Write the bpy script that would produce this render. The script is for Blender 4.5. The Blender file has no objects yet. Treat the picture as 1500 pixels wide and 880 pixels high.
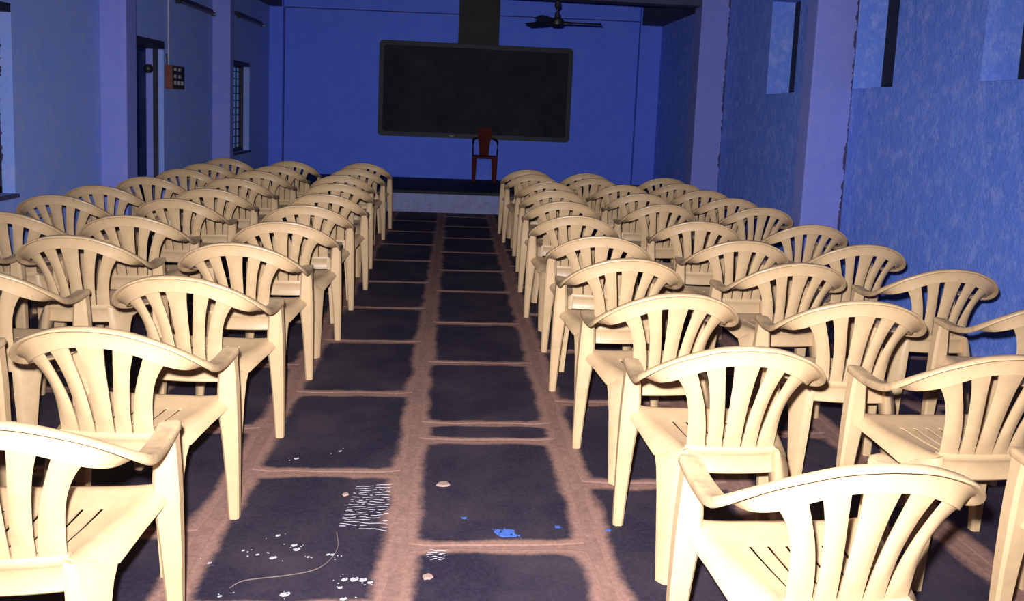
import bpy, bmesh, math, random
from mathutils import Vector, Matrix
from bpy.app.handlers import persistent

S = bpy.context.scene
COL = S.collection
random.seed(7)

# ------------------------------------------------------------------ camera
CAM_H = 1.552
RIGHT = Vector((0.99636, -0.07392, 0.04256))
DOWN = Vector((0.03456, -0.10625, -0.99374))
FWD = Vector((0.07798, 0.99159, -0.10331))
cam_data = bpy.data.cameras.new('camera')
cam = bpy.data.objects.new('camera', cam_data)
COL.objects.link(cam)
M = Matrix((RIGHT, -DOWN, -FWD)).transposed().to_4x4()
M.translation = Vector((0, 0, CAM_H))
cam.matrix_world = M
cam_data.sensor_fit = 'HORIZONTAL'
cam_data.sensor_width = 36.0
cam_data.lens = 1102.2 / 1500.0 * 36.0
cam_data.shift_y = -(440.0 - 275.35) / 1500.0
cam_data.clip_start = 0.05
cam_data.clip_end = 200
S.camera = cam

# ------------------------------------------------------------------ world, flash, exposure
W = bpy.data.worlds.new('dusk')
S.world = W
W.use_nodes = True
W.node_tree.nodes['Background'].inputs[0].default_value = (0.10, 0.24, 0.75, 1)
W.node_tree.nodes['Background'].inputs[1].default_value = 0.28

fl = bpy.data.lights.new('camera_flash', 'SPOT')
fl.spot_size = math.radians(114)
fl.spot_blend = 1.0
fl.shadow_soft_size = 0.022
fl.energy = 1740
fl.color = (0.82, 0.90, 1.0)
flash = bpy.data.objects.new('camera_flash', fl)
COL.objects.link(flash)
aim = (FWD - DOWN * -0.15).normalized()
flash.location = Vector((0, 0, CAM_H)) - DOWN * 0.10 - RIGHT * 0.05
flash.rotation_euler = aim.to_track_quat('-Z', 'Y').to_euler()

S.view_settings.view_transform = 'Standard'
S.view_settings.look = 'None'
S.view_settings.gamma = 1.0
S.view_settings.use_curve_mapping = False
S.view_settings.exposure = 0.0

# ------------------------------------------------------------------ materials
def nt(name):
    m = bpy.data.materials.new(name)
    m.use_nodes = True
    t = m.node_tree
    return m, t, t.nodes['Principled BSDF']

def node(t, kind, **k):
    n = t.nodes.new(kind)
    for a, v in k.items():
        setattr(n, a, v)
    return n

def noise(t, scale, detail=4, rough=0.6, stretch=None, coord='Object'):
    tc = node(t, 'ShaderNodeTexCoord')
    n = node(t, 'ShaderNodeTexNoise')
    n.inputs['Scale'].default_value = scale
    n.inputs['Detail'].default_value = detail
    n.inputs['Roughness'].default_value = rough
    if stretch:
        mp = node(t, 'ShaderNodeMapping')
        mp.inputs['Scale'].default_value = stretch
        t.links.new(tc.outputs[coord], mp.inputs[0])
        t.links.new(mp.outputs[0], n.inputs['Vector'])
    else:
        t.links.new(tc.outputs[coord], n.inputs['Vector'])
    return n.outputs['Fac']

def ramp(t, fac, stops):
    r = node(t, 'ShaderNodeValToRGB')
    e = r.color_ramp.elements
    while len(e) < len(stops):
        e.new(0.5)
    for i, (p, c) in enumerate(stops):
        e[i].position = p
        e[i].color = (*c, 1) if len(c) == 3 else c
    t.links.new(fac, r.inputs[0])
    return r.outputs[0]

def mix(t, fac, a, b):
    n = node(t, 'ShaderNodeMix', data_type='RGBA')
    for sock, v in ((n.inputs[0], fac), (n.inputs[6], a), (n.inputs[7], b)):
        if isinstance(v, (int, float)):
            sock.default_value = v
        elif isinstance(v, tuple):
            sock.default_value = (*v, 1)
        else:
            t.links.new(v, sock)
    return n.outputs[2]

def bump(t, b, h, strength, dist=0.01):
    n = node(t, 'ShaderNodeBump')
    n.inputs['Strength'].default_value = strength
    n.inputs['Distance'].default_value = dist
    t.links.new(h, n.inputs['Height'])
    t.links.new(n.outputs[0], b.inputs['Normal'])

def simple(name, col, rough=0.6, var=0.25, scale=6, metal=0.0, bmp=0.0, spec=0.4):
    m, t, b = nt(name)
    f = noise(t, scale)
    c = ramp(t, f, [(0.3, tuple(x * (1 - var) for x in col)), (0.7, tuple(min(1, x * (1 + var)) for x in col))])
    t.links.new(c, b.inputs['Base Color'])
    b.inputs['Roughness'].default_value = rough
    b.inputs['Metallic'].default_value = metal
    b.inputs['Specular IOR Level'].default_value = spec
    if bmp:
        bump(t, b, noise(t, scale * 8), bmp)
    return m

def plastic(name, grime):
    m, t, b = nt(name)
    a = noise(t, 5.0, 5)
    g = noise(t, 22.0, 6, 0.7)
    base = ramp(t, a, [(0.3, (0.50, 0.305, 0.155)), (0.7, (0.57, 0.352, 0.184))])
    f = ramp(t, g, [(0.42, (0, 0, 0)), (0.75, (grime, grime, grime))])
    c = mix(t, f, base, (0.27, 0.15, 0.085))
    t.links.new(c, b.inputs['Base Color'])
    b.inputs['Roughness'].default_value = 0.42
    b.inputs['Specular IOR Level'].default_value = 0.4
    bump(t, b, noise(t, 160, 2), 0.06, 0.002)
    return m

MAT = {}
MAT['plastic'] = plastic('cream_plastic', 0.25)
MAT['plastic_arm'] = plastic('cream_plastic_handled', 0.8)
MAT['red'] = simple('red_brown_plastic', (0.085, 0.011, 0.009), 0.75, 0.2, spec=0.12)
MAT['dark_red'] = simple('dark_red_plastic', (0.03, 0.006, 0.007), 0.75, 0.2, spec=0.1)

def wall_mat(name, c0, c1, c2, bmp, streak=(1, 1, 1), s=1.6):
    m, t, b = nt(name)
    big = noise(t, s, 5, 0.65, streak)
    fine = noise(t, s * 11, 6, 0.75, streak)
    mott = noise(t, s * 4.5, 8, 0.8, streak)
    ca = mix(t, big, c0, c1)
    fm = ramp(t, mott, [(0.48, (0, 0, 0)), (0.72, (0.75, 0.75, 0.75))])
    cb = mix(t, fm, ca, c2)
    t.links.new(cb, b.inputs['Base Color'])
    b.inputs['Roughness'].default_value = 0.8
    b.inputs['Specular IOR Level'].default_value = 0.15
    bump(t, b, fine, bmp, 0.02)
    return m

MAT['wall'] = wall_mat('blue_limewash', (0.18, 0.28, 0.70), (0.27, 0.33, 0.68), (0.38, 0.35, 0.54), 0.15)
MAT['wall_rough'] = wall_mat('rough_blue_limewash', (0.11, 0.20, 0.72), (0.19, 0.29, 0.82), (0.44, 0.45, 0.86), 0.7, (1, 1, 0.75), 1.9)
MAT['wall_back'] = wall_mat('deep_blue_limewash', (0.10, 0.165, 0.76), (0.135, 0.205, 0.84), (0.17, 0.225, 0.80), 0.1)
MAT['pillar'] = wall_mat('lilac_limewash', (0.165, 0.18, 0.51), (0.215, 0.22, 0.56), (0.25, 0.24, 0.52), 0.08)
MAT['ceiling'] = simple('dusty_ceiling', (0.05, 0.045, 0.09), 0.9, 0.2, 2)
MAT['groove'] = simple('dark_groove_paint', (0.03, 0.03, 0.10), 0.9, 0.2)  # plain dark colour of the thin line framing the bay
MAT['ragged'] = simple('peeling_dark_paint', (0.05, 0.035, 0.10), 0.85, 0.4, 20)
MAT['black_stone'] = simple('black_stone', (0.016, 0.014, 0.02), 0.7, 0.4, 9, spec=0.25)
MAT['riser'] = wall_mat('scuffed_riser_paint', (0.22, 0.22, 0.42), (0.30, 0.28, 0.45), (0.12, 0.11, 0.20), 0.1)
MAT['wood_dark'] = simple('dark_painted_wood', (0.018, 0.014, 0.03), 0.6, 0.4, 12)
MAT['shutter'] = simple('black_shutter_wood', (0.012, 0.010, 0.014), 0.6, 0.4, 12)
MAT['box_wood'] = simple('red_brown_wood', (0.13, 0.03, 0.018), 0.6, 0.3, 14)
MAT['box_face'] = simple('dark_switch_panel', (0.016, 0.009, 0.011), 0.6, 0.3, 14)
MAT['white_plastic'] = simple('aged_white_plastic', (0.22, 0.20, 0.20), 0.5, 0.2, 30)
MAT['metal_dark'] = simple('dark_brown_metal', (0.022, 0.018, 0.02), 0.45, 0.3, 14, 0.4)
MAT['metal'] = simple('bright_metal', (0.7, 0.68, 0.6), 0.3, 0.1, 14, 0.9)
MAT['wire'] = simple('grey_wire', (0.35, 0.30, 0.36), 0.6, 0.1)
MAT['frosted'] = simple('unlit_tube_glass', (0.10, 0.09, 0.12), 0.5, 0.1)
MAT['chip'] = simple('white_paper_scraps', (0.38, 0.33, 0.34), 0.8, 0.1)
MAT['peb'] = simple('pale_brown_clay', (0.32, 0.18, 0.14), 0.8, 0.2)
MAT['blue_stain'] = simple('blue_powder', (0.045, 0.10, 0.34), 0.9, 0.3, 60)
MAT['thread'] = simple('tan_string', (0.17, 0.11, 0.09), 0.9, 0.2)
MAT['outside'] = simple('dark_blocking_wall', (0.06, 0.06, 0.16), 0.9, 0.3, 3)

def board_mat():
    m, t, b = nt('blackboard_slate')
    f = noise(t, 2.2, 8, 0.75)
    g = noise(t, 60, 3, 0.6)
    c = ramp(t, f, [(0.35, (0.010, 0.009, 0.012)), (0.62, (0.022, 0.020, 0.026)), (0.8, (0.05, 0.048, 0.055))])
    sp = ramp(t, g, [(0.78, (0, 0, 0)), (0.80, (0.5, 0.5, 0.5))])
    t.links.new(mix(t, sp, c, (0.25, 0.24, 0.27)), b.inputs['Base Color'])
    b.inputs['Roughness'].default_value = 0.75
    b.inputs['Specular IOR Level'].default_value = 0.2
    return m
MAT['board'] = board_mat()
MAT['board_frame'] = simple('blackboard_border', (0.013, 0.011, 0.017), 0.6, 0.4, 8)
MAT['strip'] = simple('black_brown_board', (0.020, 0.014, 0.013), 0.7, 0.4, 5)

def slab_mat():
    m, t, b = nt('dark_stone_slab')
    at = node(t, 'ShaderNodeAttribute', attribute_name='dust')
    tc = node(t, 'ShaderNodeTexCoord')
    oi = node(t, 'ShaderNodeObjectInfo')
    geo = node(t, 'ShaderNodeNewGeometry')
    def nz(scale, det, r):
        n = node(t, 'ShaderNodeTexNoise')
        n.inputs['Scale'].default_value = scale
        n.inputs['Detail'].default_value = det
        n.inputs['Roughness'].default_value = r
        t.links.new(geo.outputs['Position'], n.inputs['Vector'])
        return n.outputs['Fac']
    edge = nz(4.5, 5, 0.6)
    fine = nz(60, 4, 0.7)
    blot = nz(2.3, 5, 0.6)
    grain = nz(190, 2, 0.6)
    a = node(t, 'ShaderNodeMath', operation='MULTIPLY_ADD')
    t.links.new(edge, a.inputs[0]); a.inputs[1].default_value = 1.15
    t.links.new(at.outputs['Fac'], a.inputs[2])
    a2 = node(t, 'ShaderNodeMath', operation='MULTIPLY_ADD')
    t.links.new(fine, a2.inputs[0]); a2.inputs[1].default_value = 0.13
    t.links.new(a.outputs[0], a2.inputs[2])
    dm = ramp(t, a2.outputs[0], [(0.0, (0, 0, 0)), (1.0, (1, 1, 1))])
    mr = node(t, 'ShaderNodeMapRange', interpolation_type='SMOOTHSTEP')
    t.links.new(a2.outputs[0], mr.inputs[0])
    mr.inputs[1].default_value = 0.93
    mr.inputs[2].default_value = 1.48
    base = ramp(t, fine, [(0.3, (0.011, 0.0075, 0.015)), (0.7, (0.027, 0.0185, 0.034))])
    base = mix(t, ramp(t, blot, [(0.42, (0, 0, 0)), (0.75, (0.6, 0.6, 0.6))]), base, (0.075, 0.046, 0.052))
    base = mix(t, ramp(t, grain, [(0.72, (0, 0, 0)), (0.8, (0.35, 0.35, 0.35))]), base, (0.10, 0.07, 0.09))
    dust = ramp(t, fine, [(0.3, (0.21, 0.102, 0.076)), (0.7, (0.31, 0.158, 0.118))])
    t.links.new(mix(t, mr.outputs[0], base, dust), b.inputs['Base Color'])
    b.inputs['Roughness'].default_value = 0.72
    b.inputs['Specular IOR Level'].default_value = 0.25
    bump(t, b, fine, 0.25, 0.004)
    return m
MAT['slab'] = slab_mat()

def dust_mat():
    m, t, b = nt('dusty_mortar')
    f = noise(t, 30, 6, 0.75)
    g = noise(t, 4, 4, 0.6)
    c = ramp(t, f, [(0.3, (0.19, 0.094, 0.07)), (0.7, (0.32, 0.165, 0.123))])
    c = mix(t, ramp(t, g, [(0.4, (0, 0, 0)), (0.7, (0.4, 0.4, 0.4))]), c, (0.14, 0.07, 0.06))
    t.links.new(c, b.inputs['Base Color'])
    b.inputs['Roughness'].default_value = 0.95
    b.inputs['Specular IOR Level'].default_value = 0.1
    bump(t, b, f, 0.4, 0.006)
    return m
MAT['dust'] = dust_mat()

# ------------------------------------------------------------------ mesh helpers
def mesh_from(name, V, F, m, smooth=None):
    me = bpy.data.meshes.new(name)
    me.from_pydata([tuple(v) for v in V], [], F)
    bm = bmesh.new(); bm.from_mesh(me)
    bmesh.ops.recalc_face_normals(bm, faces=bm.faces)
    bm.to_mesh(me); bm.free()
    me.materials.append(MAT[m])
    if smooth:
        for p in me.polygons:
            p.use_smooth = True
        me.set_sharp_from_angle(angle=math.radians(smooth))
    me.update()
    return me

def obj(name, me, parent=None, loc=None):
    o = bpy.data.objects.new(name, me)
    COL.objects.link(o)
    if parent is not None:
        o.parent = parent
    if loc:
        o.location = loc
    return o

def tag(o, label=None, cat=None, group=None, kind=None):
    for k, v in (('label', label), ('category', cat), ('group', group), ('kind', kind)):
        if v:
            o[k] = v
    return o

def empty(name, loc=(0, 0, 0), rz=0.0):
    o = bpy.data.objects.new(name, None)
    o.empty_display_size = 0.1
    COL.objects.link(o)
    o.location = loc
    o.rotation_euler = (0, 0, rz)
    return o

class MB:
    def __init__(s): s.V = []; s.F = []
    def add(s, V, F):
        k = len(s.V); s.V += [tuple(v) for v in V]; s.F += [tuple(i + k for i in f) for f in F]; return s
    def box(s, x0, x1, y0, y1, z0, z1):
        V = [(x, y, z) for z in (z0, z1) for y in (y0, y1) for x in (x0, x1)]
        return s.add(V, [(0, 2, 3, 1), (4, 5, 7, 6), (0, 1, 5, 4), (2, 6, 7, 3), (0, 4, 6, 2), (1, 3, 7, 5)])
    def bbox(s, x0, x1, y0, y1, z0, z1, b=0.006):
        bm = bmesh.new()
        bmesh.ops.create_cube(bm, size=1)
        for v in bm.verts:
            v.co = Vector((x0 + (v.co.x + .5) * (x1 - x0), y0 + (v.co.y + .5) * (y1 - y0), z0 + (v.co.z + .5) * (z1 - z0)))
        bmesh.ops.bevel(bm, geom=list(bm.edges), offset=b, segments=2, affect='EDGES', profile=0.5)
        bm.verts.index_update()
        s.add([v.co[:] for v in bm.verts], [tuple(v.index for v in f.verts) for f in bm.faces]); bm.free(); return s
    def loft(s, rings):
        n = len(rings[0]); V = [p for r in rings for p in r]; F = []
        for i in range(len(rings) - 1):
            for j in range(n):
                a, b = i * n + j, i * n + (j + 1) % n
                F.append((a, b, b + n, a + n))
        F.append(tuple(range(n - 1, -1, -1))); F.append(tuple(range((len(rings) - 1) * n, len(rings) * n)))
        return s.add(V, F)
    def tube(s, pts, r, n=6):
        rings = []
        for i, p in enumerate(pts):
            p = Vector(p)
            d = (Vector(pts[min(i + 1, len(pts) - 1)]) - Vector(pts[max(i - 1, 0)])).normalized()
            u = d.cross(Vector((0, 0, 1)))
            if u.length < 1e-3: u = Vector((1, 0, 0))
            u.normalize(); w = u.cross(d)
            rr = r[i] if isinstance(r, (list, tuple)) else r
            rings.append([tuple(p + (u * math.cos(a) + w * math.sin(a)) * rr) for a in [2 * math.pi * k / n for k in range(n)]])
        return s.loft(rings)
    def lathe(s, prof, c, n=20):
        rings = [[(c[0] + r * math.cos(2 * math.pi * k / n), c[1] + r * math.sin(2 * math.pi * k / n), c[2] + z) for k in range(n)] for r, z in prof]
        return s.loft(rings)
    def build(s, name, m, parent=None, smooth=None, loc=None):
        return obj(name, mesh_from(name, s.V, s.F, m, smooth), parent, loc)

def shell(V, F, t):
    """closed thin shell from an open sheet"""
    V = [Vector(v) for v in V]
    N = [Vector((0, 0, 0)) for _ in V]
    cnt = {}
    for f in F:
        a, b, c = V[f[0]], V[f[1]], V[f[2]]
        n = (b - a).cross(c - a)
        if len(f) == 4:
            n = n + (c - a).cross(V[f[3]] - a)
        for i in f: N[i] = N[i] + n
        for i in range(len(f)):
            e = (f[i], f[(i + 1) % len(f)]); cnt[e] = 1
    k = len(V)
    V2 = V + [v - (n.normalized() if n.length > 0 else n) * t for v, n in zip(V, N)]
    F2 = [tuple(f) for f in F] + [tuple(i + k for i in reversed(f)) for f in F]
    for (a, b) in list(cnt):
        if (b, a) not in cnt:
            F2.append((b, a, a + k, b + k))
    used = sorted({i for f in F2 for i in f}); mp = {o: i for i, o in enumerate(used)}
    return [V2[i] for i in used], [tuple(mp[i] for i in f) for f in F2]

def smooth01(a, b, x):
    t = max(0, min(1, (x - a) / (b - a))); return t * t * (3 - 2 * t)

def catmull(pts, n):
    P = [Vector(p) for p in pts]; out = []
    for i in range(len(P) - 1):
        p0, p1, p2, p3 = P[max(i - 1, 0)], P[i], P[i + 1], P[min(i + 2, len(P) - 1)]
        for k in range(n):
            t = k / n
            out.append(0.5 * ((2 * p1) + (p2 - p0) * t + (2 * p0 - 5 * p1 + 4 * p2 - p3) * t * t + (3 * p1 - p0 - 3 * p2 + p3) * t ** 3))
    out.append(P[-1]); return out

# ------------------------------------------------------------------ setting: room shell
XL, XR, YB, YF, ZC = -3.151, 3.52, 13.138, -2.2, 3.45
XPL, XPR = -2.927, 3.146            # aisle planes of the pillars
STAGE_Y, STAGE_Z = 11.03, 0.321
TH = 0.34
THL = 0.18

def struct(o):
    o['kind'] = 'structure'; return o

floor = struct(MB().box(XL - TH, XR + TH, YF - .2, YB + .3, -0.12, -0.003).build('floor', 'dust'))
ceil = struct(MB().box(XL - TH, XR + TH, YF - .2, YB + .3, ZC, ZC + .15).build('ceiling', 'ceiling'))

def side_wall(name, xi, xo, openings, m):
    """openings: (y0,y1,z0,z1); wall between xi (room face) and xo"""
    b = MB(); x0, x1 = min(xi, xo), max(xi, xo)
    ops = sorted(openings); y = YF
    for (a, c, z0, z1) in ops:
        b.box(x0, x1, y, a, 0, ZC)
        if z0 > 0: b.box(x0, x1, a, c, 0, z0)
        if z1 < ZC: b.box(x0, x1, a, c, z1, ZC)
        y = c
    b.box(x0, x1, y, YB, 0, ZC)
    return struct(b.build(name, m))

L_WIN1 = (4.55, 5.655, 0.80, 2.115)
L_DOOR = (7.50, 8.450, 0.0, 2.045)
L_WIN2 = (11.0, 11.85, 0.765, 2.055)
R_WINS = [(4.12, 4.88, 1.872, 2.89), (5.91, 6.53, 1.862, 2.89), (7.70, 8.41, 1.852, 2.89)]
wl = side_wall('wall_left', XL, XL - THL, [L_WIN1, L_DOOR, L_WIN2], 'wall')
wr = side_wall('wall_right', XR, XR + TH, R_WINS, 'wall_rough')
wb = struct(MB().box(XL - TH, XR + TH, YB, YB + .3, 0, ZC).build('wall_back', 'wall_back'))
wf = struct(MB().box(XL - TH, XR + TH, YF - .2, YF, 0, ZC).build('wall_front', 'wall'))

def pillar(parent, x0, x1, y0, y1, m='pillar'):
    return MB().bbox(x0, x1, y0, y1, 0, ZC - 0.002, 0.012).build('pillar', m, parent)
pillar(wl, XL - .01, XPL, 6.989, 7.215)
pillar(wl, XL - .01, XPL, 10.089, 10.25)
pillar(wl, XL - .01, XPL, 13.05, 13.14, 'wall_back')
pillar(wr, XPR, XR + .01, 6.535, 6.735)
pillar(wr, XPR, XR + .01, 9.76, 10.06)
pillar(wr, XPR, XR + .01, 13.05, 13.14, 'wall_back')

# beams carried by the pillars
bm_ = MB().box(XL, XR, 9.80, 10.04, 3.0, ZC - .001).build('beam', 'ceiling', ceil)
MB().box(XPR + .02, XR, 10.0, YB, 3.1, ZC - .001).build('beam', 'ceiling', ceil)
MB().box(XL, XPL - .02, 10.0, YB, 3.1, ZC - .001).build('beam', 'ceiling', ceil)

def ragged(parent, pts, out, along, w=0.014, m='ragged', seed=1):
    """irregular bead of torn paint along a straight edge; out = direction of the flakes"""
    rnd = random.Random(seed); a, b = Vector(pts[0]), Vector(pts[1]); o = Vector(out); h = Vector(along)
    n = int((b - a).length / 0.012); V = []; F = []
    cur = w * .5
    for i in range(n + 1):
        p = a.lerp(b, i / n)
        cur = max(w * .1, min(w * 1.2, cur + rnd.uniform(-.5, .5) * w))
        q = p + o * cur
        V += [p - o * 0.01 + h * .004, q + h * .004, q, p - o * 0.01]
    for i in range(n):
        k = 4 * i
        for j in range(4):
            F.append((k + j, k + (j + 1) % 4, k + 4 + (j + 1) % 4, k + 4 + j))
    F += [(0, 1, 2, 3), (4 * n + 3, 4 * n + 2, 4 * n + 1, 4 * n)]
    return MB().add(V, F).build('paint_edge', m, parent)
ragged(wr, [(XR - .0, 6.531, 0), (XR - .0, 6.531, 3.4)], (-1, 0, 0), (0, 1, 0), 0.020, seed=3)
ragged(wr, [(XR - .0, 9.756, 0), (XR - .0, 9.756, 3.4)], (-1, 0, 0), (0, 1, 0), 0.020, seed=4)

# back wall: thin groove framing the blackboard bay
g = MB()
gy = YB - .006
g.box(-2.925, -2.912, gy, YB + .01, STAGE_Z, 3.10).box(3.140, 3.153, gy, YB + .01, STAGE_Z, 3.165)
g.add([(-2.92, gy, 3.10), (3.15, gy, 3.16), (3.15, gy, 3.175), (-2.92, gy, 3.115), (-2.92, YB + .01, 3.10), (3.15, YB + .01, 3.16), (3.15, YB + .01, 3.175), (-2.92, YB + .01, 3.115)],
      [(0, 1, 2, 3), (7, 6, 5, 4), (0, 4, 5, 1), (1, 5, 6, 2), (2, 6, 7, 3), (3, 7, 4, 0)])
g.build('wall_groove', 'groove', wb)

# stage at the far end
stage = struct(MB().box(XL, XR, STAGE_Y + .012, YB, 0, STAGE_Z - .045).build('stage', 'riser'))
n_sl = 9
for i in range(n_sl):
    x0 = XL + (XR - XL) * i / n_sl; x1 = XL + (XR - XL) * (i + 1) / n_sl
    MB().bbox(x0 + .002, x1 - .002, STAGE_Y - .012, YB - .09, STAGE_Z - .045, STAGE_Z, .004).build('stone_slab', 'black_stone', stage)

# ------------------------------------------------------------------ windows and door of the left wall
def left_window(name, o, bars):
    y0, y1, z0, z1 = o
    w = struct(empty(name, (XL, (y0 + y1) / 2, z0)))
    def P(mb, nm, m, sm=None):
        ob = mb.build(nm, m, None, sm); ob.parent = w; ob.matrix_parent_inverse = Matrix.Translation(w.location).inverted(); return ob
    f = MB(); xo = XL - .15; t = .05
    for a in ((y0, y0 + t, z0, z1), (y1 - t, y1, z0, z1), (y0, y1, z0, z0 + t), (y0, y1, z1 - t, z1)):
        f.box(xo, xo + .06, *a)
    P(f, 'window_frame', 'wood_dark')
    n = bars
    for i in range(n):
        z = z0 + .06 + (z1 - z0 - .12) * (i + .5) / n
        P(MB().tube([(xo + .03, y0 + .03, z), (xo + .03, y1 - .03, z)], .008), 'grille_bar', 'metal_dark')
    for k in (0.33, 0.66):
        y = y0 + (y1 - y0) * k
        P(MB().box(xo + .022, xo + .038, y - .012, y + .012, z0 + .03, z1 - .03), 'grille_upright', 'metal_dark')
    P(MB().bbox(XL - .2, XL + .03, y0 - .04, y1 + .004, z0 - .03, z0 - .001, .005), 'window_sill', 'ragged')
    P(MB().bbox(XL - .15, XL + .006, y0 - .02, y1 - .01, z1 - .03, z1 + .03, .004), 'lintel', 'wood_dark')
    return w
w1 = left_window('window_1', L_WIN1, 10)
r_ = ragged(None, [(XL - .095, 5.651, 0.80), (XL - .095, 5.651, 2.11)], (1, 0, 0), (0, -.3, 0), 0.022, seed=9)
r_.parent = w1; r_.matrix_parent_inverse = Matrix.Translation(w1.location).inverted()
w2 = left_window('window_2', L_WIN2, 11)

d = struct(empty('door_1', (XL, (L_DOOR[0] + L_DOOR[1]) / 2, 0)))
def PD(mb, nm, m, sm=None):
    ob = mb.build(nm, m, None, sm); ob.parent = d; ob.matrix_parent_inverse = Matrix.Translation(d.location).inverted(); return ob
y0, y1, _, zt = L_DOOR
PD(MB().box(XL - .10, XL - .056, y1 - .035, y1 + .01, 0, zt), 'door_jamb', 'wood_dark')
PD(MB().box(XL - .10, XL - .056, y0 - .01, y0 + .035, 0, zt), 'door_jamb', 'wood_dark')
PD(MB().box(XL - .175, XL + .012, y0 - .05, y1 - .01, zt - .01, zt + .075), 'lintel', 'wood_dark')
PD(MB().bbox(XL - .175, XL - .101, y1 - .028, y1 + .005, 0.01, zt - .012, .004), 'door_post', 'pillar')
PD(MB().lathe([(.0, 0), (.03, .006), (.046, .03), (.046, .07), (.03, .094), (0, .10)], (XL - .14, y1 - .05, 1.775), 14), 'door_bolt', 'metal_dark', 40)
PD(MB().tube([(XL - .185, y1 - .05, 1.84), (XL - .10, y1 - .05, 1.84)], .012), 'bolt_bar', 'metal_dark', 40)
struct(MB().box(XL - 2.2, XL - 2.1, 5.0, 16.5, -.1, 3.2).build('sky_blocking_wall', 'outside'))  # added dark wall, blocks the sky so the doorway stays dark
struct(MB().box(XL - 2.1, XL - THL - .001, 5.1, 16.4, -.12, -.01).build('floor_outside', 'black_stone'))

# right wall: high deep-set openings closed by dark shutters
for i, (a, b, z0, z1) in enumerate(R_WINS):
    w = struct(empty('window_%d' % (i + 3), (XR, (a + b) / 2, z0)))
    def PW(mb, nm, m):
        ob = mb.build(nm, m); ob.parent = w; ob.matrix_parent_inverse = Matrix.Translation(w.location).inverted(); return ob
    for k in range(3):
        ya = a + .001 + (b - a - .002) * k / 3; yb = a + .001 + (b - a - .002) * (k + 1) / 3
        PW(MB().bbox(XR + .26, XR + .30, ya + .002, yb - .002, z0 + .004, z1 - .004, .004), 'shutter_board', 'shutter')
    PW(MB().bbox(XR - .004, XR + .25, a + .003, b - .003, z0 - .012, z0 + .006, .004), 'window_sill', 'wall_rough')

# ------------------------------------------------------------------ floor slabs
XJ = [-3.151, -2.915, -2.225, -1.53, -0.840, -0.145, 0.553, 1.255, 1.950, 2.650, 3.345, 3.52]
def rows(first, step, n): return [first + step * i for i in range(n)]
ROWS = {4: [0.45, 1.33, 2.20, 3.075, 3.962, 4.865, 5.70, 6.565, 7.51, 8.40, 9.29, 10.17, 11.03],
        5: [0.75, 1.64, 2.53, 3.398, 3.582, 4.473, 5.328, 6.279, 7.10, 8.01, 8.90, 9.78, 10.66, 11.03],
        6: [0.35, 1.23, 2.11, 2.986, 3.871, 4.735, 5.60, 6.48, 7.36, 8.24, 9.12, 10.0, 11.03]}
def slab_mesh(w, l, seed, name='stone_slab'):
    rnd = random.Random(seed)
    n = 7
    def edge(hw, hl, jit):
        pts = []
        for (ax, ay, bx, by) in ((-hw, -hl, hw, -hl), (hw, -hl, hw, hl), (hw, hl, -hw, hl), (-hw, hl, -hw, -hl)):
            for k in range(n):
                t = k / n
                j = rnd.uniform(-jit, jit)
                x, y = ax + (bx - ax) * t, ay + (by - ay) * t
                if ay == by: y += j
                else: x += j
                if k == 0:
                    x *= 1 - .012 / hw; y *= 1 - .012 / hl
                pts.append((x, y))
        return pts
    e = edge(w / 2, l / 2, .005)
    mm = lambda p, dd: (p[0] * max(0.1, 1 - dd / (w / 2)), p[1] * max(0.1, 1 - dd / (l / 2)))
    V = [(x, y, -0.02) for x, y in e] + [(x, y, -0.0012) for x, y in e]
    V += [(*mm(p, .004), 0.0) for p in e] + [(p[0] * (1 - .09 / (w / 2)) if w > .3 else p[0] * .4, p[1] * (1 - min(.055, l * .2) / (l / 2)), 0.0) for p in e]
    N = len(e); F = []
    for r in range(3):
        for k in range(N):
            F.append((r * N + k, r * N + (k + 1) % N, (r + 1) * N + (k + 1) % N, (r + 1) * N + k))
    F.append(tuple(range(3 * N, 4 * N)))
    me = mesh_from(name, V, F, 'slab')
    at = me.attributes.new('dust', 'FLOAT', 'POINT')
    for i in range(len(V)):
        at.data[i].value = 1.0 if i < 3 * N else 0.0
    return me
cache = {}
floor_slabs = []
for c in range(len(XJ) - 1):
    rw = ROWS.get(c)
    if rw is None:
        rw = ROWS[4 if (c % 2 == 0) else 6] if c not in (3, 7) else ([v + .42 for v in ROWS[4][:-1]] + [11.03])
        rw = [rw[0] - 0.88] + list(rw)
    for i in range(len(rw) - 1):
        xa, xb, ya, yb = XJ[c], XJ[c + 1], rw[i], rw[i + 1]
        gx, gy_ = .042, .024
        w, l = round(xb - xa - gx, 2), round(yb - ya - gy_, 2)
        key = (w, l, (c * 5 + i) % 4)
        if key not in cache: cache[key] = slab_mesh(w, l, hash(key) % 9999)
        o = obj('stone_slab', cache[key], floor, ((xa + xb) / 2, (ya + yb) / 2, 0))
        floor_slabs.append(o)

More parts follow.
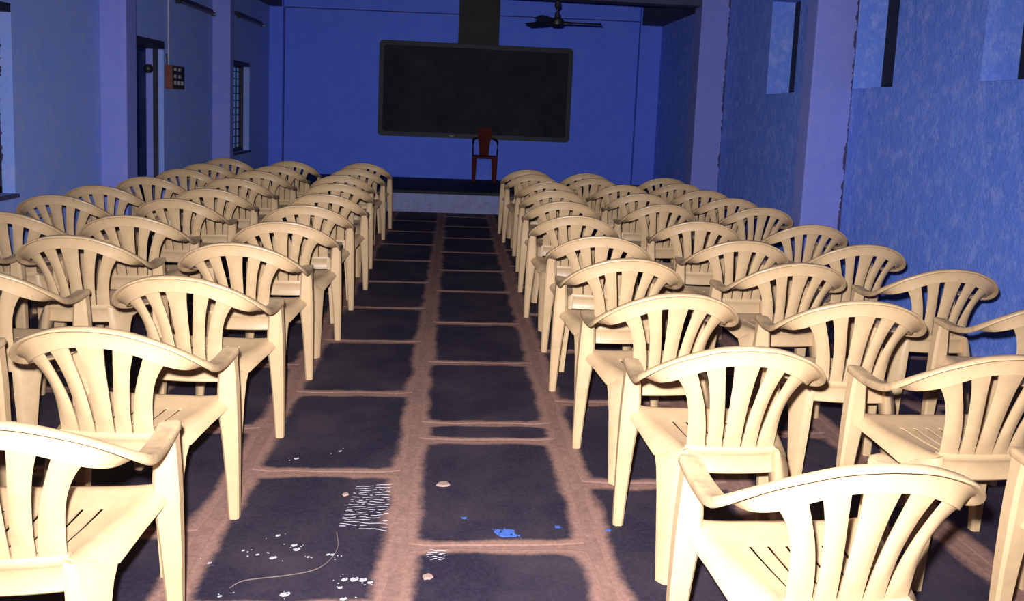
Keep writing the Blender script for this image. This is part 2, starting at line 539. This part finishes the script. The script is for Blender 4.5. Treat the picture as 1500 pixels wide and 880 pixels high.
# ------------------------------------------------------------------ chair geometry (y forward, z up, back crest at the origin)
HALF = [(0, 0, .849), (.097, .008, .839), (.192, .034, .804), (.262, .078, .757), (.302, .126, .715), (.315, .18, .682), (.309, .25, .661), (.300, .35, .648), (.293, .450, .651)]
def rim_path(n=5):
    h = catmull(HALF, n)
    return [Vector((-p.x, p.y, p.z)) for p in reversed(h[1:])] + h
PATH = rim_path()
NP = len(PATH)
def rim_frame(i):
    p = PATH[i]
    T = (PATH[min(i + 1, NP - 1)] - PATH[max(i - 1, 0)]).normalized()
    o = Vector((T.y, -T.x, 0)).normalized()        # outward: away from the seat
    up = Vector((0, 0, 1)); up = (up - T * up.dot(T)).normalized()
    y = p.y
    k = smooth01(.035, .205, y)
    th = math.radians(-99 + (-176 + 99) * k)
    w = .066 + (.054 - .066) * smooth01(.04, .22, y)
    dd = o * math.cos(th) + up * math.sin(th)
    nn = o * math.cos(th + math.pi / 2) + up * math.sin(th + math.pi / 2)
    return p, dd, nn, w, k
def rim_section(i):
    p, dd, nn, w, k = rim_frame(i)
    prof = [(0.0, -.0035), (-.003, 0), (-.0035, .015), (-.001, .0210), (.004, .0225), (.0068, .0205), (.0098, .0035),
            (w * .35, .0000), (w * .7, .0012), (w, .0042), (w + .002, .001), (w, -.0028), (w * .5, -.0055), (w * .15, -.005)]
    return [tuple(p + dd * s + nn * t) for s, t in prof]
def low_edge():
    out = []
    for i in range(NP):
        p, dd, nn, w, k = rim_frame(i)
        if p.y < .085: out.append(p + dd * w)
    return sorted(out, key=lambda v: v.x)
LOW = low_edge()
def low_at(x):
    for a, b in zip(LOW, LOW[1:]):
        if a.x <= x <= b.x:
            return a.lerp(b, (x - a.x) / (b.x - a.x))
    return LOW[0] if x < 0 else LOW[-1]

def rim_mesh(name, i0, i1, m):
    rings = [rim_section(i) for i in range(i0, i1 + 1)]
    if i0 == 0:   # round the tips
        c = Vector(rings[0][0]).lerp(Vector(rings[0][9]), .5); d0 = Vector((0, .010, .000))
        rings = [[tuple(c.lerp(Vector(v), .78) + d0) for v in rings[0]]] + rings
    if i1 == NP - 1:
        c = Vector(rings[-1][0]).lerp(Vector(rings[-1][9]), .5); d0 = Vector((0, .010, .000))
        rings = rings + [[tuple(c.lerp(Vector(v), .78) + d0) for v in rings[-1]]]
    b = MB().loft(rings)
    return mesh_from(name, b.V, b.F, m, 50)

def yback(x): return .104 + .55 * x * x

def gap_centre(g, t):
    b, tp, e = ((.031, .056, 1.9), (.0855, .142, 2.1), (.146, .207, 3.6))[g]
    return b + (tp - b) * t ** e
def gap_half(g, t):
    if g == 2: return 0.0
    return .0025 + .0115 * min(1.0, t * 1.25)
def slat_mesh(lo, hi):
    """lo / hi = (gap index, sign of x, which side of the gap)"""
    nz, nx = 14, 5
    V = []; F = []
    zb = .464
    E = lambda e, t: e[1] * (gap_centre(e[0], t) + e[2] * gap_half(e[0], t))
    for k in range(nz + 1):
        t = k / nz
        for j in range(nx + 1):
            q = j / nx
            x = E(lo, t) + (E(hi, t) - E(lo, t)) * q
            xt = E(lo, 1) + (E(hi, 1) - E(lo, 1)) * q
            xb = E(lo, 0) + (E(hi, 0) - E(lo, 0)) * q
            top = low_at(xt)
            L = Vector((xt, top.y + .002, top.z + .008))
            y = yback(xb) + (L.y - yback(xb)) * (0.75 * t + 0.25 * t * t) - .007 * (1 - (2 * q - 1) ** 2) * math.sin(math.pi * t)
            V.append((x, y, zb + (L.z - zb) * t))
    for k in range(nz):
        for j in range(nx):
            a = k * (nx + 1) + j
            F.append((a, a + 1, a + nx + 2, a + nx + 1))
    V2, F2 = shell(V, F, -.0055)
    return mesh_from('back_slat', V2, F2, 'plastic', 45)

def back_rail_mesh():
    prof = [(.006, .474), (-.009, .475), (-.013, .469), (-.013, .458), (-.008, .449), (-.005, .443), (-.004, .402), (-.008, .396), (-.010, .388), (-.007, .384), (.006, .384)]
    rings = []
    for k in range(13):
        x = -.152 + .304 * k / 12
        rings.append([(x, yback(x) + a, z) for a, z in prof])
    b = MB().loft(rings)
    return mesh_from('back_rail', b.V, b.F, 'plastic', 40)

def hw(y): return .150 + (.222 - .150) * (y - .11) / .34
OL = [(.10, .170, .425), (.13, .190, .412), (.16, .212, .402), (.19, .233, .402), (.21, .238, .404), (.25, .244, .414), (.31, .253, .423), (.37, .264, .431), (.43, .272, .436), (.47, .275, .430)]
def outer(y):
    for a, b in zip(OL, OL[1:]):
        if a[0] <= y <= b[0]:
            t = (y - a[0]) / (b[0] - a[0]); return a[1] + (b[1] - a[1]) * t, a[2] + (b[2] - a[2]) * t
    return OL[-1][1:]
def seat_mesh():
    ys = [.102, .13, .15, .19, .25, .31, .36, .40, .43, .445, .458, .466, .468]
    zs = [.466, .458, .455, .452, .450, .450, .452, .458, .462, .464, .462, .452, .425]
    fs = [0, .095, .149, .340, .394, .584, .638, .80, .92, 1.0]
    cols = [-f for f in reversed(fs[1:])] + fs
    V = []; idx = {}
    rowsv = []
    for y, z in zip(ys, zs):
        h = hw(min(y, .46)); row = []
        ox, oz = outer(min(y, .465))
        zed = z + .007
        side = []
        if y < .46:
            A = Vector((h, y, zed)); O = Vector((ox, y, oz))
            for t, up in ((.3, .010), (.62, .012), (.88, .006), (1.0, 0)):
                pnt = A.lerp(O, t); pnt.z += up; pnt.x += up * .6; side.append(pnt)
        else:
            A = Vector((h, y, zed)); O = Vector((ox - .01, y, min(oz, z)))
            for t in (.3, .62, .88, 1.0): side.append(A.lerp(O, t))
        pts = [Vector((-p.x, p.y, p.z)) for p in reversed(side)]
        for f in cols:
            pts.append(Vector((f * h, y, z + .007 * abs(f) ** 6)))
        pts += side
        rowsv.append(pts)
    n = len(rowsv[0])
    for r in rowsv: V += r
    F = []
    for i in range(len(ys) - 1):
        for j in range(n - 1):
            c = j - 4
            if 0 <= c < len(cols) - 1 and 2 <= i <= 5:
                lo, hi = cols[c], cols[c + 1]
                mid = abs((lo + hi) / 2)
                if abs(hi - lo) < .07 and min(abs(mid - .122), abs(mid - .367), abs(mid - .611)) < .006:
                    continue
            a = i * n + j
            F.append((a, a + 1, a + n + 1, a + n))
    V2, F2 = shell(V, F, .005)
    return mesh_from('seat', V2, F2, 'plastic', 45)

def ring8(x0, x1, y0, y1, z, c=.008, zz=None):
    """chamfered rectangle; zz = (inner rear, outer rear, outer front, inner front) heights"""
    P = [(x0 + c, y0), (x1 - c, y0), (x1, y0 + c), (x1, y1 - c), (x1 - c, y1), (x0 + c, y1), (x0, y1 - c), (x0, y0 + c)]
    Z = [z] * 8 if zz is None else [zz[0], zz[1], zz[1], zz[2], zz[2], zz[3], zz[3], zz[0]]
    return [(x, y, q) for (x, y), q in zip(P, Z)]
def front_leg_mesh(s):
    R = [ring8(.262, .300, .438, .472, 0.0), ring8(.254, .301, .432, .470, .14), ring8(.242, .301, .424, .468, .30), ring8(.228, .299, .415, .468, .43, .010),
         ring8(.228, .297, .412, .466, .50, .010), ring8(.234, .293, .408, .462, .58, .010), ring8(.238, .290, .402, .460, .636, .010, (.628, .632, .645, .642))]
    R = [[(x * s, y, z) for x, y, z in r] for r in R]
    b = MB().loft(R)
    return mesh_from('leg', b.V, b.F, 'plastic', 40)
def poly_ring(P, Z, c=.16):
    """corner polygon with small chamfers"""
    out = []; n = len(P)
    for i in range(n):
        p = Vector((*P[i], Z[i])); a = Vector((*P[i - 1], Z[i - 1])); b = Vector((*P[(i + 1) % n], Z[(i + 1) % n]))
        out += [tuple(p.lerp(a, c)), tuple(p.lerp(b, c))]
    return out
def rear_leg_mesh(s):
    R = [poly_ring([(.176, .082), (.201, .082), (.224, .108), (.214, .124), (.180, .122)], [0] * 5),
         poly_ring([(.164, .082), (.193, .082), (.228, .122), (.216, .136), (.170, .132)], [.16] * 5),
         poly_ring([(.152, .083), (.184, .083), (.230, .140), (.216, .156), (.160, .146)], [.30] * 5),
         poly_ring([(.147, .085), (.178, .085), (.232, .158), (.216, .176), (.155, .165)], [.375] * 5),
         poly_ring([(.144, .086), (.172, .087), (.232, .182), (.214, .196), (.150, .185)], [.430, .425, .400, .400, .42]),
         poly_ring([(.143, .088), (.164, .091), (.214, .180), (.200, .188), (.150, .182)], [.474, .462, .420, .420, .440])]
    R = [[(x * s, y, z) for x, y, z in r] for r in R]
    b = MB().loft(R)
    return mesh_from('leg', b.V, b.F, 'plastic', 50)

IA = next(i for i in range(NP) if PATH[i].x > -.30 and PATH[i].y < .15)
IB = NP - 1 - IA
CH = [('seat', seat_mesh()), ('top_rail', rim_mesh('top_rail', IA, IB, 'plastic')),
      ('armrest', rim_mesh('armrest', 0, IA, 'plastic_arm')), ('armrest', rim_mesh('armrest', IB, NP - 1, 'plastic_arm')),
      ('back_rail', back_rail_mesh())]
for a in (((0, -1, -1), (0, 1, -1)), ((0, 1, 1), (1, 1, -1)), ((1, -1, -1), (0, -1, 1)), ((1, 1, 1), (2, 1, 0)), ((2, -1, 0), (1, -1, 1))):
    CH.append(('back_slat', slat_mesh(*a)))
for s in (-1, 1):
    CH.append(('leg', front_leg_mesh(s)))
for s in (-1, 1):
    CH.append(('leg', rear_leg_mesh(s)))

CHAIRS = {
 'La0': (-1.012, 1.615, 1.9), 'La1': (-1.084, 2.295, -4.4), 'La2': (-1.078, 2.989, -4.7), 'La3': (-1.061, 3.717, -1.5), 'La4': (-0.996, 4.427, 0.8), 'La5': (-1.006, 5.167, 1.5),
 'La6': (-0.992, 5.832, -0.6), 'La7': (-1.022, 6.628, 1.9), 'La8': (-1.094, 7.386, 2.0), 'La9': (-1.068, 8.192, -0.7), 'La10': (-1.071, 9.013, -2.2),
 'Lb1': (-1.887, 2.324, 0.0), 'Lb2': (-1.934, 3.059, 0.0), 'Lb3': (-1.875, 3.794, -0.3), 'Lb4': (-1.887, 4.475, 3.0), 'Lb5': (-1.915, 5.277, -2.1), 'Lb6': (-1.883, 5.927, 4.0),
 'Lb7': (-1.939, 6.770, 0.0), 'Lb8': (-1.926, 7.513, 0.0), 'Lb9': (-1.911, 8.187, 0.0), 'Lb10': (-1.902, 8.913, 0.0),
 'Lc1': (-2.628, 3.808, 0.0), 'Lc2': (-2.590, 4.471, 0.0), 'Lc3': (-2.687, 5.268, 0.0), 'Lc4': (-2.691, 5.890, 0.0), 'Lc5': (-2.624, 6.634, 0.0), 'Lc6': (-2.61, 7.449, 0.0),
 'Lc7': (-2.633, 8.161, 0.0), 'Lc8': (-2.653, 8.965, 0.0),
 'Ra0': (0.931, 1.441, 1.1), 'Ra1': (0.944, 2.224, -0.8), 'Ra2': (0.926, 2.902, 3.9), 'Ra3': (0.889, 3.6, 2.1), 'Ra4': (0.873, 4.247, -4.0), 'Ra5': (0.857, 5.074, -1.0),
 'Ra6': (0.889, 5.869, 0.3), 'Ra7': (0.932, 6.677, 0.4), 'Ra8': (0.967, 7.457, 1.8), 'Ra9': (0.893, 8.254, 0.0), 'Ra10': (0.894, 8.911, 1.8),
 'Rb0': (1.910, 1.498, 0.0), 'Rb1': (1.797, 2.185, 0.5), 'Rb2': (1.682, 2.848, -4.2), 'Rb3': (1.767, 3.604, 2.8), 'Rb4': (1.726, 4.238, -1.9), 'Rb5': (1.706, 4.987, -5.2),
 'Rb6': (1.712, 5.917, 3.4), 'Rb7': (1.715, 6.657, -1.4), 'Rb8': (1.719, 7.432, 1.5), 'Rb9': (1.536, 8.054, 0.0), 'Rb10': (1.568, 8.707, 0.0),
 'Rc2': (2.603, 2.898, 0.0), 'Rc3': (2.537, 3.545, -1.8), 'Rc4': (2.464, 4.224, 0.0), 'Rc5': (2.505, 4.990, 0.0), 'Rc6': (2.528, 5.910, 0.0), 'Rc7': (2.502, 6.524, 0.0),
 'Rc8': (2.470, 7.161, 0.0), 'Rc9': (2.413, 7.806, 0.0), 'Rc10': (2.442, 8.473, 0.0),
}
ORD = ['nearest', 'second', 'third', 'fourth', 'fifth', 'sixth', 'seventh', 'eighth', 'ninth', 'tenth', 'farthest']
WHERE = {'La': 'the line beside the aisle, left block', 'Lb': 'the middle line of the left block', 'Lc': 'the line along the left wall',
         'Ra': 'the line beside the aisle, right block', 'Rb': 'the middle line of the right block', 'Rc': 'the line along the right wall'}
counts = {}
for k in CHAIRS: counts[k[:2]] = counts.get(k[:2], 0) + 1
seen = {}
for key, (x, y, r) in CHAIRS.items():
    ln = key[:2]; i = seen.get(ln, 0); seen[ln] = i + 1
    pos = 'farthest' if i == counts[ln] - 1 else ('nearest' if i == 0 else ORD[i] + ' from the camera')
    root = empty('plastic_armchair', (x, y, 0), math.radians(r))
    tag(root, 'cream plastic fan-back armchair, %s in %s' % (pos, WHERE[ln]), 'chair', 'plastic armchairs in %s' % WHERE[ln])
    for nm, me in CH:
        obj(nm, me, root)

# ------------------------------------------------------------------ blackboard, panel, red chair, fittings
def rrect(x0, x1, z0, z1, r, n=6):
    P = []
    for cx, cz, a0 in ((x1 - r, z1 - r, 0), (x0 + r, z1 - r, 90), (x0 + r, z0 + r, 180), (x1 - r, z0 + r, 270)):
        for k in range(n + 1):
            a = math.radians(a0 + 90 * k / n); P.append((cx + r * math.cos(a), cz + r * math.sin(a)))
    return P
bb = empty('blackboard', (0.335, YB - .001, 1.02))
tag(bb, 'wide black blackboard with rounded corners on the blue end wall', 'blackboard')
def at0(mb, nm, m, par, sm=None):
    ob = mb.build(nm, m, None, sm); ob.parent = par; ob.matrix_parent_inverse = Matrix.Translation(par.location).inverted(); return ob
o1 = rrect(-1.33, 2.0, 1.02, 2.645, .07)
o2 = rrect(-1.25, 1.92, 1.10, 2.565, .04)
fr = [[(x, YB - .002, z) for x, z in o1], [(x, YB - .030, z) for x, z in o1], [(x, YB - .030, z) for x, z in o2], [(x, YB - .018, z) for x, z in o2]]
n = len(o1); V = [p for r in fr for p in r]; F = []
for i in range(3):
    for j in range(n):
        F.append((i * n + j, i * n + (j + 1) % n, (i + 1) * n + (j + 1) % n, (i + 1) * n + j))
F.append(tuple(range(n)))
at0(MB().add(V, F), 'board_border', 'board_frame', bb)
V = [(x, YB - .020, z) for x, z in o2] + [(x, YB - .004, z) for x, z in o2]
F = [tuple(range(n)), tuple(range(2 * n - 1, n - 1, -1))] + [(j, (j + 1) % n, n + (j + 1) % n, n + j) for j in range(n)]
at0(MB().add(V, F), 'writing_surface', 'board', bb)
at0(MB().tube([(-.10, YB - .036, 1.062), (-.02, YB - .036, 1.058)], .010), 'chalk_smudge', 'chip', bb)

pn = MB().bbox(0.0, .697, YB - .055, YB - .001, 2.635, ZC - .001, .004).build('wall_panel', 'strip')
tag(pn, 'tall black-brown panel running up the end wall above the blackboard', 'panel')

# red chair on the stage
rc = empty('plastic_chair', (.512, 12.62, STAGE_Z))
tag(rc, 'red-brown plastic chair standing alone on the stage under the blackboard', 'chair')
def RC(mb, nm, m='red', sm=45): return mb.build(nm, m, rc, sm)
for sx in (-1, 1):
    RC(MB().loft([ring8(.150, .205, -.02, .02, 0, .01), ring8(.140, .210, -.03, .025, .22, .012), ring8(.135, .215, -.035, .03, .42, .012)] if sx > 0 else
                 [[(-x, y, z) for x, y, z in r] for r in (ring8(.150, .205, -.02, .02, 0, .01), ring8(.140, .210, -.03, .025, .22, .012), ring8(.135, .215, -.035, .03, .42, .012))]), 'leg')
    RC(MB().loft([[(x * sx, y, z) for x, y, z in r] for r in (ring8(.150, .195, .40, .44, 0, .008), ring8(.140, .200, .385, .43, .22, .008), ring8(.125, .195, .36, .41, .42, .008))]), 'leg')
    RC(MB().tube([(.200 * sx, -.01, .40), (.205 * sx, -.02, .55), (.205 * sx, -.015, .66), (.200 * sx, .05, .69), (.195 * sx, .25, .70), (.17 * sx, .40, .71), (.12 * sx, .435, .72)], [.014, .014, .016, .020, .020, .020, .014], 8), 'armrest', 'dark_red')
RC(MB().bbox(-.205, .205, -.03, .41, .395, .43, .012), 'seat')
rings = []
for z, h, yy in ((.425, .085, .40), (.52, .088, .415), (.62, .095, .43), (.72, .112, .445), (.80, .128, .455), (.87, .120, .46), (.905, .085, .462)):
    rings.append([(-h, yy - .012, z), (0, yy, z), (h, yy - .012, z), (h, yy + .004, z), (0, yy + .016, z), (-h, yy + .004, z)])
RC(MB().loft(rings), 'backrest', 'red', 60)

# ceiling fan over the aisle
FX, FY, FZ = 1.215, 9.45, 2.655
fan = empty('ceiling_fan', (FX, FY, FZ))
tag(fan, 'dark three-bladed ceiling fan hanging still in front of the end wall', 'fan')
MB().lathe([(0.0, -.05), (.05, -.048), (.085, -.03), (.09, .0), (.085, .03), (.05, .05), (0, .055)], (0, 0, 0), 24).build('motor_housing', 'metal_dark', fan, 40)
MB().lathe([(.012, .04), (.035, .06), (.03, .12), (.012, .13)], (0, 0, 0), 16).build('canopy', 'metal_dark', fan, 40)
MB().tube([(0, 0, .05), (0, 0, ZC - FZ)], .011, 10).build('down_rod', 'metal_dark', fan, 40)
MB().lathe([(.012, .16), (.04, .19), (.035, .25), (.012, .27)], (0, 0, 0), 16).build('rod_cup', 'metal_dark', fan, 40)
for ang in (-2, 126, 238):
    a = math.radians(ang); ca, sa = math.cos(a), math.sin(a); R = []
    for r, h in ((.08, .03), (.14, .035), (.20, .06), (.35, .066), (.52, .064), (.555, .05)):
        R.append([(r * ca - q * sa, r * sa + q * ca, zq) for q, zq in ((-h, -.018), (h, .014), (h, .020), (-h, -.012))])
    MB().loft(R).build('fan_blade', 'metal_dark', fan)

def tube_light(y0, y1, z, label):
    t = empty('tube_light', (XL, (y0 + y1) / 2, z)); L = (y1 - y0) / 2
    tag(t, label, 'lamp', 'unlit tube lights on the left wall')
    MB().bbox(.001, .045, -L, L, .0, .055, .005).build('batten', 'metal_dark', t)
    MB().tube([(.062, -L + .04, -.012), (.062, L - .04, -.012)], .014, 10).build('glass_tube', 'frosted', t, 40)
    for s in (-1, 1):
        e = MB().bbox(.03, .08, s * (L - .035) - .02, s * (L - .035) + .02, -.035, .02, .005).build('end_holder', 'metal_dark', t)
    MB().lathe([(.0, 0), (.012, .002), (.012, .02), (0, .022)], (.085, L - .05, -.02), 10).build('starter', 'metal', t)
tube_light(8.70, 9.98, 2.60, 'unlit dark tube light on the left wall above the switch box')
tube_light(11.05, 12.40, 2.715, 'unlit dark tube light on the left wall in the far corner bay')

# switch box
sb = empty('switch_box', (XL, 8.665, 1.62))
tag(sb, 'red-brown wooden switch box with white switches on the left wall', 'switchboard')
MB().bbox(.001, .078, -.19, .19, 0, .257, .004).build('wooden_box', 'box_wood', sb)
MB().bbox(.074, .083, -.175, .175, .012, .245, .002).build('switch_panel', 'box_face', sb)
for r, cols_ in enumerate((3, 2, 2)):
    for c in range(cols_):
        yy = -.12 + .105 * c if cols_ == 3 else -.12 + .13 * c
        hh = (.022, .018, .018)[r]
        MB().bbox(.082, .10, yy - .022, yy + .022 + (.02 if r == 0 else 0), .045 + .075 * r, .045 + .075 * r + hh * 2, .004).build('switch', 'white_plastic', sb)
cw = MB().tube([(.012, -.11, .257), (.012, -.105, .8), (.010, -.10, 1.3), (.012, -.095, ZC - 1.62 - .001)], .009, 6).build('cable', 'wire', sb)
MB().tube([(.010, -.14, .257), (.010, -.15, .34), (.010, -.17, .37), (.03, -.20, .37)], .006, 6).build('cable', 'metal_dark', sb)

# ------------------------------------------------------------------ litter and marks on the slabs
rnd = random.Random(11)
def blob(c, rx, ry, h, n=9, rot=0):
    V = []; F = []
    ring = []
    for k in range(n):
        a = 2 * math.pi * k / n; q = rnd.uniform(.75, 1.15)
        x, y = rx * q * math.cos(a), ry * q * math.sin(a)
        ring.append((c[0] + x * math.cos(rot) - y * math.sin(rot), c[1] + x * math.sin(rot) + y * math.cos(rot)))
    V = [(x, y, .0003) for x, y in ring] + [(c[0] + (x - c[0]) * .8, c[1] + (y - c[1]) * .8, h) for x, y in ring]
    F = [tuple(range(n, 2 * n)), tuple(range(n - 1, -1, -1))] + [(k, (k + 1) % n, n + (k + 1) % n, n + k) for k in range(n)]
    return V, F
CHIPS = [(-0.584, 2.603, 8), (-0.514, 2.543, 10), (-0.571, 2.469, 12), (-0.501, 2.518, 12), (-0.626, 2.488, 6), (-0.68, 2.512, 5), (-0.452, 2.473, 5), (-0.388, 2.487, 7), (-0.373, 2.487, 8),
         (-0.312, 2.348, 10), (-0.282, 2.348, 14), (-0.253, 2.344, 12), (-0.227, 2.332, 9), (-0.488, 2.274, 16), (-0.32, 2.305, 8), (-0.302, 2.249, 11), (-0.772, 2.441, 7), (-0.685, 2.267, 6), (-0.642, 3.2, 10), (-0.466, 3.273, 8)]
b = MB()
for x, y, r in CHIPS:
    b.add(*blob((x, y), r * .0009, r * .0007, .002, 7)); b.add(*blob((x + r * .0008, y + r * .0003), r * .0005, r * .0006, .002, 6))
    for k in range(2):
        b.add(*blob((x + rnd.uniform(-.04, .04), y + rnd.uniform(-.03, .03)), rnd.uniform(.001, .004), rnd.uniform(.001, .003), .001, 6))
tag(b.build('paper_scraps', 'chip'), 'white scraps scattered on the nearest dark slabs left of the aisle joint', 'litter', kind='stuff')

def scratches(name, quad, nrow, nper, label):
    b = MB(); A, B, C, D = [Vector((*q, 0)) for q in quad]
    for i in range(nrow):
        t = (i + .5) / nrow
        l, r = A.lerp(D, t), B.lerp(C, t)
        n = nper * 4; ph = rnd.uniform(0, 6); amp = rnd.uniform(.002, .005); run = []
        tilt = rnd.uniform(-.012, .012)
        def flush(run):
            if len(run) < 3: return
            V = []; F = []
            for q, (p, w) in enumerate(run):
                w = w * math.sin(math.pi * (q + .35) / (len(run) - .3))
                V += [(p.x, p.y - w, .0003), (p.x, p.y + w, .0003), (p.x, p.y + w * .6, .0014), (p.x, p.y - w * .6, .0014)]
            m = len(run)
            for q in range(m - 1):
                for j in range(4):
                    F.append((q * 4 + j, q * 4 + (j + 1) % 4, q * 4 + 4 + (j + 1) % 4, q * 4 + 4 + j))
            F += [(3, 2, 1, 0), (4 * m - 4, 4 * m - 3, 4 * m - 2, 4 * m - 1)]
            b.add(V, F)
        for j in range(n + 1):
            u = j / n
            p = l.lerp(r, u); p.y += amp * math.sin(ph + u * 11) + tilt * (u - .5) + rnd.uniform(-.0008, .0008)
            if rnd.random() < .09:
                flush(run); run = []
            else:
                run.append((p, rnd.uniform(.0006, .0018)))
        flush(run)
    o = b.build(name, 'chip', floor)
    o['kind'] = 'stuff'; o['label'] = label
    return o
scratches('scratch_marks', [(-.350, 2.965), (-.212, 2.985), (-.198, 2.630), (-.378, 2.655)], 18, 7, 'white wavy chisel marks at the slab edge')
scratches('scratch_marks', [(-.06, 2.522), (.02, 2.512), (.015, 2.452), (-.04, 2.452)], 5, 2, 'short white chisel marks at the slab corner')
for (x, y), rx, ry, lab in (((.001, 2.978), .032, .018, 'oval pale clay crumb on the dark slab right of the aisle joint'), ((-.04, 2.358), .019, .015, 'small round pale clay crumb near the bottom of the centre joint'),
                            ((-.385, 2.891), .013, .010, 'tiny pinkish clay crumb beside the white chisel marks')):
    tag(MB().add(*blob((x, y), rx, ry, .006, 12)).build('clay_crumb', 'peb'), lab, 'crumb', 'clay crumbs on the aisle slabs')
b = MB()
for (x, y), r in (((.237, 2.619), .034), ((.21, 2.63), .018), ((.265, 2.605), .016), ((.086, 2.721), .010), ((.435, 2.659), .012), ((.625, 2.638), .011)):
    b.add(*blob((x, y), r, r * .8, .0012, 14))
    for k in range(5): b.add(*blob((x + rnd.uniform(-1.6, 1.6) * r, y + rnd.uniform(-1.4, 1.4) * r), r * .15, r * .12, .001, 6))
tag(b.build('blue_powder', 'blue_stain'), 'spilled blue powder spots on the dark slab right of the aisle joint', 'stain', kind='stuff')
pts = catmull([(-0.378, 2.62, .003), (-0.36, 2.535, .003), (-0.373, 2.456, .003), (-0.417, 2.397, .003), (-0.508, 2.366, .003), (-0.627, 2.343, .003), (-0.664, 2.305, .003)], 6)
tag(MB().tube(pts, .0013, 5).build('string', 'thread'), 'thin tan string curling across the nearest dark slab', 'string')
